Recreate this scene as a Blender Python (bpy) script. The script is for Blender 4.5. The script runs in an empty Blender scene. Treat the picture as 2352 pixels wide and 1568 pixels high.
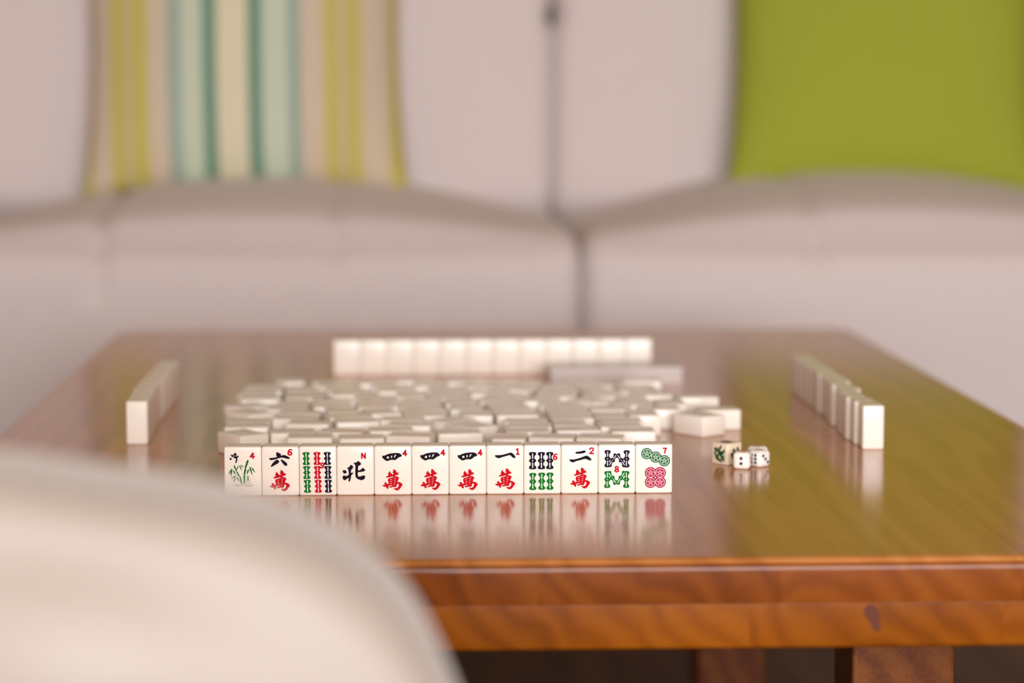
import bpy, bmesh, math, random
from mathutils import Vector, Matrix, Euler, noise

C = bpy.context.scene.collection
SC = bpy.context.scene
R = math.radians

# ------------------------------------------------------------------ camera
TOP = 0.40                       # height of the table top
EYE = TOP + 0.2840
F = 85 / 36 * 2352               # focal length in pixels
CX, CY = 1176, 784
cam_d = bpy.data.cameras.new('camera')
cam_d.lens = 85; cam_d.sensor_width = 36; cam_d.clip_start = 0.05; cam_d.clip_end = 50
cam_d.dof.use_dof = True; cam_d.dof.focus_distance = 1.679; cam_d.dof.aperture_fstop = 3.6
cam = bpy.data.objects.new('camera', cam_d); C.objects.link(cam)
cam.location = (0, 0, EYE)
cam.rotation_euler = (R(90) - math.atan(592 / F), 0, -241 / F)
SC.camera = cam
CM = Matrix.Translation(cam.location) @ cam.rotation_euler.to_matrix().to_4x4()

def ray(px, py):
    return (CM.to_3x3() @ Vector(((px - CX) / F, -(py - CY) / F, -1)))
def on_z(px, py, z=TOP):
    d = ray(px, py); t = (z - EYE) / d.z
    return CM.translation + d * t
def on_y(px, py, y):
    d = ray(px, py); t = y / d.y
    return CM.translation + d * t

# ------------------------------------------------------------------ world, lights, exposure
w = bpy.data.worlds.new('world'); SC.world = w; w.use_nodes = True
w.node_tree.nodes['Background'].inputs[0].default_value = (0.85, 0.92, 1.0, 1)
w.node_tree.nodes['Background'].inputs[1].default_value = 1.0
def area(name, loc, rot, sx, sy, power, col):
    l = bpy.data.lights.new(name, 'AREA'); l.shape = 'RECTANGLE'; l.size = sx; l.size_y = sy
    l.energy = power; l.color = col
    o = bpy.data.objects.new(name, l); C.objects.link(o); o.location = loc; o.rotation_euler = rot
    return o
area('window_daylight', (0.5, -3.85, 1.25), (R(90), 0, 0), 3.2, 1.7, 312, (1.0, 0.97, 0.985))
SC.view_settings.view_transform = 'Standard'; SC.view_settings.look = 'None'
SC.view_settings.gamma = 1; SC.view_settings.use_curve_mapping = False
SC.view_settings.exposure = 0.0

# ------------------------------------------------------------------ helpers
def srgb(r, g, b):
    f = lambda c: (c / 255 / 12.92) if c / 255 <= 0.04045 else ((c / 255 + 0.055) / 1.055) ** 2.4
    return (f(r), f(g), f(b), 1)

def mat(name, col, rough=0.5, coat=0.0, sss=0.0, spec=0.5, coat_rough=0.05, bump=None, sheen=0.0):
    m = bpy.data.materials.new(name); m.use_nodes = True
    nt = m.node_tree; b = nt.nodes['Principled BSDF']
    b.inputs['Base Color'].default_value = col; b.inputs['Roughness'].default_value = rough
    b.inputs['Coat Weight'].default_value = coat; b.inputs['Coat Roughness'].default_value = coat_rough
    b.inputs['Specular IOR Level'].default_value = spec
    if sheen: b.inputs['Sheen Weight'].default_value = sheen
    if sss:
        b.inputs['Subsurface Weight'].default_value = sss
        b.inputs['Subsurface Radius'].default_value = (1.0, 0.75, 0.45)
        b.inputs['Subsurface Scale'].default_value = 0.003
    # every material is procedural: a faint noise moves the colour
    tc = nt.nodes.new('ShaderNodeTexCoord'); nz = nt.nodes.new('ShaderNodeTexNoise')
    sc_, amt, bmp = bump or (60, 0.03, 0.0)
    nz.inputs['Scale'].default_value = sc_; nz.inputs['Detail'].default_value = 4
    nt.links.new(tc.outputs['Object'], nz.inputs['Vector'])
    mr = nt.nodes.new('ShaderNodeMapRange'); mr.inputs['To Min'].default_value = 1 - amt; mr.inputs['To Max'].default_value = 1 + amt
    nt.links.new(nz.outputs['Fac'], mr.inputs['Value'])
    mx = nt.nodes.new('ShaderNodeVectorMath'); mx.operation = 'SCALE'
    mx.inputs[0].default_value = col[:3]; nt.links.new(mr.outputs['Result'], mx.inputs['Scale'])
    nt.links.new(mx.outputs['Vector'], b.inputs['Base Color'])
    if bmp:
        bn = nt.nodes.new('ShaderNodeBump'); bn.inputs['Strength'].default_value = bmp; bn.inputs['Distance'].default_value = 0.002
        nt.links.new(nz.outputs['Fac'], bn.inputs['Height']); nt.links.new(bn.outputs['Normal'], b.inputs['Normal'])
    return m

def wood(name, cols, ring=10.0, rough=0.1, axis_y=0.12, coat=0.0, fine=0.35, bump=0.02, dist=2.2, spec=0.5, cols_pos=None):
    """3-D wood: growth rings round the plank's length, cut by whichever face is seen."""
    m = bpy.data.materials.new(name); m.use_nodes = True
    nt = m.node_tree; L = nt.links; N = nt.nodes.new; b = nt.nodes['Principled BSDF']
    tc = N('ShaderNodeTexCoord'); oi = N('ShaderNodeObjectInfo')
    off = N('ShaderNodeVectorMath'); off.operation = 'SCALE'; off.inputs[0].default_value = (0.31, 1.7, 0.22)
    L.new(oi.outputs['Random'], off.inputs['Scale'])
    add = N('ShaderNodeVectorMath'); add.operation = 'ADD'
    L.new(tc.outputs['Object'], add.inputs[0]); L.new(off.outputs['Vector'], add.inputs[1])
    mp = N('ShaderNodeMapping'); mp.inputs['Scale'].default_value = (1, axis_y, 1); mp.inputs['Rotation'].default_value = (R(4), 0, R(5))
    L.new(add.outputs['Vector'], mp.inputs['Vector'])
    n0 = N('ShaderNodeTexNoise'); n0.inputs['Scale'].default_value = 9; n0.inputs['Detail'].default_value = 3
    L.new(mp.outputs['Vector'], n0.inputs['Vector'])
    wob = N('ShaderNodeVectorMath'); wob.operation = 'MULTIPLY_ADD'; wob.inputs[1].default_value = (0.11, 0.11, 0.11)
    L.new(n0.outputs['Color'], wob.inputs[0]); L.new(mp.outputs['Vector'], wob.inputs[2])
    wv = N('ShaderNodeTexWave'); wv.wave_type = 'RINGS'; wv.rings_direction = 'Y'; wv.wave_profile = 'SIN'
    wv.inputs['Scale'].default_value = ring; wv.inputs['Distortion'].default_value = dist; wv.inputs['Detail'].default_value = 3
    wv.inputs['Detail Scale'].default_value = 1.2
    L.new(wob.outputs['Vector'], wv.inputs['Vector'])
    n1 = N('ShaderNodeTexNoise'); n1.inputs['Scale'].default_value = 5; n1.inputs['Detail'].default_value = 2
    L.new(mp.outputs['Vector'], n1.inputs['Vector'])
    mp2 = N('ShaderNodeMapping'); mp2.inputs['Scale'].default_value = (1, 0.04, 1); L.new(add.outputs['Vector'], mp2.inputs['Vector'])
    n2 = N('ShaderNodeTexNoise'); n2.inputs['Scale'].default_value = 420; n2.inputs['Detail'].default_value = 3
    L.new(mp2.outputs['Vector'], n2.inputs['Vector'])
    a1 = N('ShaderNodeMath'); a1.operation = 'MULTIPLY'; a1.inputs[1].default_value = 0.24; L.new(wv.outputs['Fac'], a1.inputs[0])
    a2 = N('ShaderNodeMath'); a2.operation = 'MULTIPLY_ADD'; a2.inputs[1].default_value = 0.9; L.new(n1.outputs['Fac'], a2.inputs[0]); L.new(a1.outputs[0], a2.inputs[2])
    a3 = N('ShaderNodeMath'); a3.operation = 'MULTIPLY_ADD'; a3.inputs[1].default_value = fine; L.new(n2.outputs['Fac'], a3.inputs[0]); L.new(a2.outputs[0], a3.inputs[2])
    sb = N('ShaderNodeMath'); sb.operation = 'SUBTRACT'; sb.inputs[1].default_value = 0.08 + fine * 0.5; L.new(a3.outputs[0], sb.inputs[0])
    cr = N('ShaderNodeValToRGB'); e = cr.color_ramp.elements
    pos = cols_pos or [i / (len(cols) - 1) for i in range(len(cols))]
    e[0].position = pos[0]; e[0].color = cols[0]; e[1].position = pos[-1]; e[1].color = cols[-1]
    for p, c in list(zip(pos, cols))[1:-1]:
        k = e.new(p); k.color = c
    L.new(sb.outputs[0], cr.inputs['Fac']); L.new(cr.outputs['Color'], b.inputs['Base Color'])
    b.inputs['Roughness'].default_value = rough; b.inputs['Coat Weight'].default_value = coat; b.inputs['Coat Roughness'].default_value = 0.12
    b.inputs['Specular IOR Level'].default_value = spec
    bn = N('ShaderNodeBump'); bn.inputs['Strength'].default_value = bump; bn.inputs['Distance'].default_value = 0.001
    L.new(n2.outputs['Fac'], bn.inputs['Height']); L.new(bn.outputs['Normal'], b.inputs['Normal'])
    return m

def tag(o, label=None, cat=None, group=None, kind=None):
    if label: o['label'] = label
    if cat: o['category'] = cat
    if group: o['group'] = group
    if kind: o['kind'] = kind
    return o
def link(name, me, m=None, parent=None, smooth=True):
    o = bpy.data.objects.new(name, me); C.objects.link(o)
    if m is not None and not me.materials: me.materials.append(m)
    if smooth:
        for p in me.polygons: p.use_smooth = True
    if parent: o.parent = parent
    return o
def empty(name, loc=(0, 0, 0), rz=0):
    o = bpy.data.objects.new(name, None); C.objects.link(o); o.location = loc; o.rotation_euler = (0, 0, rz)
    o.empty_display_size = 0.05
    return o
def bm_mesh(bm, name='m'):
    bmesh.ops.recalc_face_normals(bm, faces=bm.faces)
    me = bpy.data.meshes.new(name); bm.to_mesh(me); bm.free(); return me
def box_bm(x0, x1, y0, y1, z0, z1, bev=0.0, seg=3, bm=None):
    own = bm is None
    b = bmesh.new()
    bmesh.ops.create_cube(b, size=1)
    for v in b.verts:
        v.co = Vector(((x0 + x1) / 2 + v.co.x * (x1 - x0), (y0 + y1) / 2 + v.co.y * (y1 - y0), (z0 + z1) / 2 + v.co.z * (z1 - z0)))
    if bev: bmesh.ops.bevel(b, geom=list(b.edges), offset=bev, segments=seg, profile=0.5, affect='EDGES')
    if own: return b
    t = bpy.data.meshes.new('t'); b.to_mesh(t); b.free(); bm.from_mesh(t); bpy.data.meshes.remove(t)
    return bm
def box(name, x0, x1, y0, y1, z0, z1, m, parent=None, bev=0.0, seg=3):
    return link(name, bm_mesh(box_bm(x0, x1, y0, y1, z0, z1, bev, seg), name), m, parent, smooth=bev > 0)

# ------------------------------------------------------------------ materials
IVORY = mat('ivory_tile', srgb(247, 241, 232), 0.2, sss=0.35, bump=(40, 0.012, 0), spec=0.35)
WHITE_DIE = mat('white_die', srgb(248, 244, 240), 0.14, sss=0.3)
CREAM_DIE = mat('cream_die', srgb(240, 225, 200), 0.2, sss=0.3)
RED = mat('red_paint', srgb(196, 8, 28), 0.5, spec=0.06)
CRIMSON = mat('crimson_paint', srgb(160, 8, 50), 0.5, spec=0.06)
BLACK = mat('black_paint', srgb(22, 14, 28), 0.5, spec=0.06)
GREEN = mat('green_paint', srgb(10, 112, 32), 0.5, spec=0.06)
DGREEN = mat('dark_green_paint', srgb(14, 84, 42), 0.5, spec=0.06)
GREYG = mat('grey_green_paint', srgb(120, 135, 112), 0.3)
IN_G = mat('pale_green_inlay', srgb(200, 232, 205), 0.4, spec=0.1)
IN_R = mat('pale_pink_inlay', srgb(244, 190, 208), 0.4, spec=0.1)
IN_B = mat('pale_violet_inlay', srgb(214, 212, 236), 0.4, spec=0.1)
DIE_RED = mat('die_red', srgb(205, 50, 45), 0.3)
DIE_GREEN = mat('die_green', srgb(0, 70, 30), 0.3)
TABLE = wood('varnished_table_wood', [srgb(144, 86, 38), srgb(184, 118, 60), srgb(204, 138, 78), srgb(218, 156, 94)], ring=14, rough=0.15, fine=0.28, dist=4.0)
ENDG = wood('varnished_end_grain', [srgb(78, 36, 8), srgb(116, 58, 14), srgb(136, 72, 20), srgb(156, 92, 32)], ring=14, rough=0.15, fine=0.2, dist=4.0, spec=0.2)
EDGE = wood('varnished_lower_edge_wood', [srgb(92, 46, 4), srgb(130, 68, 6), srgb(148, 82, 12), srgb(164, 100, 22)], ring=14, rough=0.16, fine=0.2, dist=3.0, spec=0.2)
LEG = wood('varnished_leg_wood', [srgb(56, 20, 4), srgb(96, 46, 12), srgb(126, 70, 22), srgb(150, 94, 40)], ring=12, rough=0.3, fine=0.4, spec=0.25)
FLOOR = wood('dark_floor_wood', [srgb(44, 24, 6), srgb(80, 50, 20), srgb(106, 72, 36)], ring=4, spec=0.15, rough=0.6, fine=0.3)
SOFA = mat('greige_sofa_fabric', srgb(220, 210, 209), 0.85, sheen=0.15, bump=(25, 0.02, 0.15), spec=0.2)
CHAIR = mat('cream_leather', srgb(170, 160, 152), 0.5, sheen=0.55, bump=(9, 0.03, 0.1), spec=0.5)
LIME = mat('lime_green_cloth', srgb(160, 170, 60), 0.85, bump=(140, 0.05, 0.2), spec=0.15)
WALL = mat('warm_white_wall', srgb(180, 148, 114), 0.8, bump=(30, 0.02, 0.05))
CEIL = mat('ceiling_paint', srgb(212, 198, 172), 0.9)
TRIM = mat('white_trim_paint', srgb(235, 235, 232), 0.4)

# ------------------------------------------------------------------ room
X0, X1, Y0, Y1, HH = -3.0, 3.0, -4.0, 4.35, 2.6
tag(box('floor', X0, X1, Y0, Y1, -0.05, 0, FLOOR), kind='structure')
tag(box('wall_back', X0, X1, Y1, Y1 + 0.1, 0, HH, WALL), kind='structure')
tag(box('wall_left', X0 - 0.1, X0, Y0, Y1, 0, HH, WALL), kind='structure')
tag(box('wall_right', X1, X1 + 0.1, Y0, Y1, 0, HH, WALL), kind='structure')
tag(box('ceiling', X0, X1, Y0, Y1, HH, HH + 0.1, CEIL), kind='structure')
bm = bmesh.new()
wx0, wx1, wz0, wz1 = -1.15, 2.15, 0.38, 2.12
box_bm(X0, wx0, Y0 - 0.1, Y0, 0, HH, bm=bm); box_bm(wx1, X1, Y0 - 0.1, Y0, 0, HH, bm=bm)
box_bm(wx0, wx1, Y0 - 0.1, Y0, 0, wz0, bm=bm); box_bm(wx0, wx1, Y0 - 0.1, Y0, wz1, HH, bm=bm)
tag(link('wall_front', bm_mesh(bm), WALL, smooth=False), kind='structure')
win = empty('window_1', (0, 0, 0)); tag(win, kind='structure')
for (a, b_, c, d) in ((wx0, wx1, wz0, wz0 + 0.05), (wx0, wx1, wz1 - 0.05, wz1), (wx0, wx0 + 0.05, wz0, wz1), (wx1 - 0.05, wx1, wz0, wz1), (0.475, 0.525, wz0, wz1)):
    box('window_frame', a, b_, Y0 - 0.08, Y0 - 0.02, c, d, TRIM, win)

# ------------------------------------------------------------------ coffee table
TX0, TX1 = -0.336, 0.5175
TY0 = on_z(1650, 1281).y - 0.003; TY1 = 2.803
RC = 0.035                                        # corner radius in plan
def edge_y(x, inset, front):
    y0, y1 = TY0 + inset, TY1 - inset; r = max(RC - inset, 0.002)
    xa, xb = TX0 + inset, TX1 - inset
    dx = 0
    if x < xa + r: dx = (xa + r) - x
    elif x > xb - r: dx = x - (xb - r)
    k = r - math.sqrt(max(r * r - min(dx, r) ** 2, 0))
    return y0 + k if front else y1 - k
def slab(x0, x1, z_top, z_bot, r_top, r_bot, gap=0.0):
    layers = []
    n = 5
    for i in range(n + 1):
        a = math.pi / 2 * i / n; layers.append((r_top * (1 - math.sin(a)), z_top - r_top * (1 - math.cos(a))))
    for i in range(n + 1):
        a = math.pi / 2 * i / n; layers.append((r_bot * (1 - math.cos(a)), z_bot + r_bot * (1 - math.sin(a))))
    bm = bmesh.new(); rings = []
    left_out, right_out = abs(x0 - TX0) < 1e-6, abs(x1 - TX1) < 1e-6
    ts = [0.5 - 0.5 * math.cos(math.pi * i / 24) for i in range(25)]
    for inset, z in layers:
        a = x0 + (inset if left_out else gap); b = x1 - (inset if right_out else gap)
        xs = [a + (b - a) * t for t in ts]
        pts = [(x, edge_y(x, inset, True)) for x in xs] + [(x, edge_y(x, inset, False)) for x in reversed(xs)]
        rings.append([bm.verts.new((x, y, z)) for x, y in pts])
    for r0, r1 in zip(rings, rings[1:]):
        for i in range(len(r0)):
            j = (i + 1) % len(r0); bm.faces.new((r0[i], r0[j], r1[j], r1[i]))
    h = len(ts)
    for r_ in (rings[0], rings[-1]):
        for i in range(h - 1):
            bm.faces.new((r_[i], r_[i + 1], r_[2 * h - 2 - i], r_[2 * h - 1 - i]))
    bmesh.ops.recalc_face_normals(bm, faces=bm.faces)
    return bm_mesh(bm)
def recentre(o, c):
    o.data.transform(Matrix.Translation(-Vector(c))); o.location = Vector(c)
table = empty('coffee_table', ((TX0 + TX1) / 2, (TY0 + TY1) / 2, 0))
tag(table, 'glossy brown wooden coffee table with thick edge and square legs in front of the sofa', 'table')
TL = table.location.copy()
def into(o, c):                                    # give a table part its own origin
    o.data.transform(Matrix.Translation(-Vector(c))); o.location = Vector(c) - TL
cuts = [TX0] + [TX1 - 0.1466 * k for k in (5, 4, 3, 2, 1)] + [TX1]
ZM = TOP - 0.0275; ZB = TOP - 0.0555
rr = random.Random(4)
def smooth_by_angle(o, ang=35):
    me = o.data
    import numpy as np
    bm = bmesh.new(); bm.from_mesh(me)
    for e in bm.edges:
        if len(e.link_faces) == 2 and e.calc_face_angle(0) > R(ang): e.smooth = False
    for f in bm.faces:
        if abs(f.normal.z) > 0.9999 or f.calc_area() > 0.002: f.smooth = False      # large flat faces keep true normals
    bm.to_mesh(me); bm.free()
for a, b in zip(cuts, cuts[1:]):
    o = link('plank', slab(a, b, TOP, ZM, 0.007, 0.0004), TABLE, table); into(o, ((a + b) / 2, 2.1, TOP - 0.06)); smooth_by_angle(o)
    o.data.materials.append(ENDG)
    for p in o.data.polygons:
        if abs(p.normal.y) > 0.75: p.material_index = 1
lc = [TX0, -0.09, 0.205, 0.36, TX1]
for a, b in zip(lc, lc[1:]):
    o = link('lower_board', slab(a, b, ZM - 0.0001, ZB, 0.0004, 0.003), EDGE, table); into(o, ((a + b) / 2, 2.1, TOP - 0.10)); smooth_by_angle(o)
kp = on_y(2006, 1418, TY0)
KNOT = mat('dark_knot_wood', srgb(96, 44, 22), 0.2)
bm = bmesh.new()
kv = [bm.verts.new((kp.x + (0.0042 + 0.0012 * math.sin(3 * a_)) * math.cos(a_) - 0.0025 * math.sin(a_), TY0 - 0.00015, kp.z + 0.0085 * math.sin(a_))) for a_ in [2 * math.pi * k / 24 for k in range(24)]]
kf = bm.faces.new(kv); ex = bmesh.ops.extrude_face_region(bm, geom=[kf])
for v in ex['geom']:
    if isinstance(v, bmesh.types.BMVert): v.co.y += 0.0008
o = link('knot', bm_mesh(bm), KNOT, table, smooth=False); o.location = -TL
LX = 0.3115
for sx in (0, 1):
    for sy in (0, 1):
        xa = (LX if sx else TX0 + (TX1 - LX - 0.073)) ; ya = (1.655 if sy == 0 else 2.55)
        o = box('leg', xa, xa + 0.073, ya, ya + 0.073, 0, ZB, LEG, table, bev=0.003, seg=2)
        into(o, (xa + 0.03, ya + 0.03, 0.1)); smooth_by_angle(o)

# ------------------------------------------------------------------ sofa
SF = 3.30                                          # front plane of the seat
sofa = empty('sofa', (0.24, 3.8, 0)); SL = sofa.location.copy()
tag(sofa, 'pale greige fabric sofa with plump seat and back cushions behind the coffee table', 'sofa')
def sofa_part(name, me):
    o = link(name, me, SOFA, sofa); o.location = -SL; return o
def cushion(x0, x1, y0, y1, z0, z1, r, crown_z=0.0, crown_front=0.0, creases=(), crown_c=0.5, rx=None, notch=None, nx=70, ny=30, nz=22, sag=0.0):
    """rounded, crowned box; faces subdivided and displaced"""
    bm = bmesh.new()
    def P(u, v, w_):
        # rounded box through clamping
        sx, sy, sz = x1 - x0, y1 - y0, z1 - z0
        p = Vector((x0 + u * sx, y0 + v * sy, z0 + w_ * sz))
        rx_ = rx or r
        q = Vector((min(max(p.x, x0 + rx_), x1 - rx_), min(max(p.y, y0 + r), y1 - r), min(max(p.z, z0 + r), z1 - r)))
        d = p - q
        d = Vector((d.x / rx_, d.y / r, d.z / r))
        if d.length > 1e-9:
            d = d.normalized(); p = q + Vector((d.x * rx_, d.y * r, d.z * r))
        cx = 4 * u * (1 - u)
        f = (1 - abs(2 * (u - crown_c)) ** 2.2) if crown_c == 0.5 else math.exp(-((u - crown_c) / 0.42) ** 2)
        f = max(f, 0) * cx ** 0.35
        if w_ > 0.5: p.z += crown_z * f * max(0, 4 * v * (1 - v)) ** 0.6 * (w_ - 0.5) * 2
        if v < 0.5: p.y -= crown_front * cx ** 0.5 * max(0, 4 * w_ * (1 - w_)) ** 0.5 * (0.5 - v) * 2
        for (cxp, dep, z_lo) in creases:
            g = math.exp(-((p.x - cxp) / 0.010) ** 2) * dep
            if p.z > z_lo: p.z -= g; p.y += g * 0.6
        if notch:
            e_ = math.exp(-((p.z - notch) / 0.016) ** 2)
            for xe, sg in ((x0, 1), (x1, -1)):
                k_ = math.exp(-((p.x - xe) / 0.022) ** 2) * e_
                p.x += sg * 0.012 * k_; p.y += 0.02 * k_
        n_ = noise.noise(Vector((p.x * 3.1, p.y * 3.1, p.z * 3.1)) + Vector((7.3, 1.1, 0)))
        return p + Vector((0, -1, 0.6)) * n_ * 0.006
    cache = {}
    def V(i, j, k):
        key = (i, j, k)
        if key not in cache:
            f = lambda t: t
            cache[key] = bm.verts.new(P(i / nx, j / ny, k / nz))
        return cache[key]
    for i in range(nx):
        for j in range(ny):
            bm.faces.new((V(i, j, 0), V(i + 1, j, 0), V(i + 1, j + 1, 0), V(i, j + 1, 0)))
            bm.faces.new((V(i, j, nz), V(i + 1, j, nz), V(i + 1, j + 1, nz), V(i, j + 1, nz)))
    for i in range(nx):
        for k in range(nz):
            bm.faces.new((V(i, 0, k), V(i + 1, 0, k), V(i + 1, 0, k + 1), V(i, 0, k + 1)))
            bm.faces.new((V(i, ny, k), V(i + 1, ny, k), V(i + 1, ny, k + 1), V(i, ny, k + 1)))
    for j in range(ny):
        for k in range(nz):
            bm.faces.new((V(0, j, k), V(0, j + 1, k), V(0, j + 1, k + 1), V(0, j, k + 1)))
            bm.faces.new((V(nx, j, k), V(nx, j + 1, k), V(nx, j + 1, k + 1), V(nx, j, k + 1)))
    return bm_mesh(bm)
SEAT = EYE - 0.205
seam = on_y(1338, 600, SF).x
lx = on_y(-60, 600, SF).x
c1, c2, c3 = on_y(222, 500, SF).x, on_y(765, 500, SF).x, on_y(1872, 500, SF).x
sofa_part('seat_cushion', cushion(lx - 0.06, seam + 0.002, SF, SF + 0.78, 0.14, SEAT, 0.055, 0.068, 0.02, ((c1, 0.014, 0.40), (c2, 0.008, 0.42)), rx=0.022))
sofa_part('seat_cushion', cushion(seam - 0.002, seam + 0.88, SF, SF + 0.78, 0.14, SEAT, 0.055, 0.078, 0.02, ((c3, 0.009, 0.42),), rx=0.022))
sofa_part('seat_cushion', cushion(lx - 0.90, lx - 0.062, SF, SF + 0.78, 0.14, SEAT, 0.055, 0.06, 0.02))
bseam = on_y(1268, 250, SF + 0.52).x
BW = 0.99
NZ = on_y(1255, 30, SF + 0.5).z
for k in (-2, -1, 0):
    a_ = bseam + k * BW
    if k == 0: sofa_part('back_cushion', cushion(a_ - 0.005, a_ + BW + 0.005, SF + 0.50, SF + 0.74, SEAT - 0.02, SEAT + 0.46, 0.075, 0.02, 0.05, rx=0.02, notch=NZ))
    if k == -1: sofa_part('back_cushion', cushion(a_ - 0.005, a_ + BW + 0.005, SF + 0.50, SF + 0.74, SEAT - 0.02, SEAT + 0.46, 0.075, 0.02, 0.05, rx=0.02, notch=NZ))
sofa_part('base', bm_mesh(box_bm(lx - 0.90, seam + 0.88, SF + 0.03, SF + 0.9, 0.03, 0.16, 0.02)))
sofa_part('back_frame', bm_mesh(box_bm(lx - 0.90, seam + 1.0, SF + 0.72, SF + 0.92, 0.10, SEAT + 0.34, 0.05)))
for sx in (lx - 0.78, seam + 0.74):
    for sy in (SF + 0.1, SF + 0.78):
        o = box('foot', sx, sx + 0.05, sy, sy + 0.05, 0, 0.035, LEG, sofa, bev=0.003); o.location = -SL

# ------------------------------------------------------------------ pillows
def pillow(w_, h_, t_, pinch=0.05, n=40):
    bm = bmesh.new(); g = [[], []]
    for s in (0, 1):
        for i in range(n + 1):
            row = []
            for j in range(n + 1):
                u, v = 2 * i / n - 1, 2 * j / n - 1
                x = u * w_ / 2 * (1 - pinch * (1 - abs(v) ** 2.2) * abs(u) ** 3)
                z = v * h_ / 2 * (1 - pinch * (1 - abs(u) ** 2.2) * abs(v) ** 3)
                k = max(0, (1 - abs(u) ** 2.6)) ** 0.55 * max(0, (1 - abs(v) ** 2.6)) ** 0.55
                y = (-1 if s == 0 else 1) * (t_ / 2 * k + 0.002)
                y += 0.006 * noise.noise(Vector((x * 9, z * 9, s * 3.0))) * k
                row.append(bm.verts.new((x, y, z + h_ / 2)))
            g[s].append(row)
    for s in (0, 1):
        for i in range(n):
            for j in range(n):
                bm.faces.new((g[s][i][j], g[s][i + 1][j], g[s][i + 1][j + 1], g[s][i][j + 1]))
    for i in range(n):
        for e in (0, n):
            bm.faces.new((g[0][i][e], g[0][i + 1][e], g[1][i + 1][e], g[1][i][e]))
            bm.faces.new((g[0][e][i], g[0][e][i + 1], g[1][e][i + 1], g[1][e][i]))
    return bm_mesh(bm)
# striped cloth, stripes run up the pillow
def stripes(name, w_, edges):
    m = mat(name, srgb(200, 190, 170), 0.85, bump=(140, 0.04, 0.2), spec=0.15)
    nt = m.node_tree; L = nt.links; N = nt.nodes.new; b = nt.nodes['Principled BSDF']
    tc = N('ShaderNodeTexCoord'); sp = N('ShaderNodeSeparateXYZ'); L.new(tc.outputs['Object'], sp.inputs[0])
    mr = N('ShaderNodeMapRange'); mr.inputs['From Min'].default_value = -w_ / 2; mr.inputs['From Max'].default_value = w_ / 2
    L.new(sp.outputs['X'], mr.inputs['Value'])
    cr = N('ShaderNodeValToRGB'); cr.color_ramp.interpolation = 'CONSTANT'; e = cr.color_ramp.elements
    e[0].position = 0; e[0].color = edges[0][1]; e[1].position = edges[1][0]; e[1].color = edges[1][1]
    for p, c in edges[2:]:
        k = e.new(p); k.color = c
    L.new(mr.outputs['Result'], cr.inputs['Fac']); L.new(cr.outputs['Color'], b.inputs['Base Color'])
    return m
BE, YE, OL = srgb(208, 194, 172), srgb(196, 186, 84), srgb(198, 186, 132)
TG, PG, TD, CR_ = srgb(150, 172, 162), srgb(198, 210, 188), srgb(96, 142, 120), srgb(220, 214, 186)
xs = [(190, YE), (222, BE), (270, YE), (293, OL), (326, YE), (352, BE), (400, TG), (424, PG), (476, TD), (504, CR_), (576, TD), (604, PG),
      (664, TG), (688, BE), (741, YE), (763, OL), (801, YE), (823, BE), (886, YE)]
edges = [((x - 200) / 725 if i else 0.0, c) for i, (x, c) in enumerate(xs)]
edges[0] = (0.0, edges[0][1])
PY = SF + 0.345
p1 = link('striped_pillow', pillow(0.485, 0.47, 0.15, 0.055), stripes('striped_cloth', 0.485, edges))
pb = on_y(566, 428, PY); p1.location = (pb.x, PY, pb.z - 0.012); p1.rotation_euler = (R(-8), R(-0.5), 0)
tag(p1, 'square throw pillow with green, teal, yellow and cream vertical stripes on the sofa', 'pillow', 'throw pillows on the sofa')
p2 = link('green_pillow', pillow(0.475, 0.47, 0.15, 0.05), LIME)
pb = on_y(2030, 420, PY); p2.location = (pb.x, PY, pb.z - 0.014); p2.rotation_euler = (R(-8), R(1.0), 0)
tag(p2, 'plain lime green square throw pillow on the right of the sofa', 'pillow', 'throw pillows on the sofa')

# ------------------------------------------------------------------ foreground chair back
D0 = 0.92
sil = [(0, 1016), (130, 1027), (260, 1045), (400, 1068), (520, 1094), (640, 1131), (740, 1177), (830, 1240), (905, 1306), (965, 1380), (1013, 1460), (1053, 1546), (1084, 1638)]
def at_depth(px, py, d):
    r_ = ray(px, py); return CM.translation + r_ * d
pts = [at_depth(x, y, D0) for x, y in sil]
YC = sum(p.y for p in pts) / len(pts) - 0.036     # the far rim of the back carries the outline
right = [(p.x, p.z) for p in pts]
cxh = right[0][0] - 0.12; ztop = right[0][1] + 0.006
prof = [(cxh, ztop)] + right
x_end = right[-1][0] + 0.018
prof += [(x_end - 0.006, right[-1][1] - 0.05), (x_end, 0.34), (x_end, 0.26), (x_end - 0.002, 0.17), (x_end - 0.02, 0.13), (x_end - 0.05, 0.12), (cxh + 0.1, 0.12)]
prof += [(cxh, 0.12)] + [(2 * cxh - x, z) for x, z in reversed(prof[1:])]
def resample(poly, n):
    P = [Vector(p) for p in poly]; m_ = len(P); out = []
    for i in range(m_):
        p0, p1_, p2_, p3 = P[i - 1], P[i], P[(i + 1) % m_], P[(i + 2) % m_]
        for k in range(n):
            t = k / n
            out.append(0.5 * ((2 * p1_) + (p2_ - p0) * t + (2 * p0 - 5 * p1_ + 4 * p2_ - p3) * t * t + (3 * p1_ - p0 - 3 * p2_ + p3) * t ** 3))
    return out
outl = resample(prof, 4)
nrm = []
for i in range(len(outl)):
    t = outl[(i + 1) % len(outl)] - outl[i - 1]; nn = Vector((t.y, -t.x)).normalized(); nrm.append(nn)
cen = sum(outl, Vector((0, 0))) / len(outl)
if sum(nn.dot(p - cen) for nn, p in zip(nrm, outl)) < 0: nrm = [-nn for nn in nrm]
chair = empty('slipper_chair', (cxh, YC + 0.3, 0)); CL = chair.location.copy()
tag(chair, 'out of focus cream leather chair seen from behind in the left foreground', 'chair')
bm = bmesh.new(); rings = []
T2, RR = 0.046, 0.022
lay = []
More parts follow.
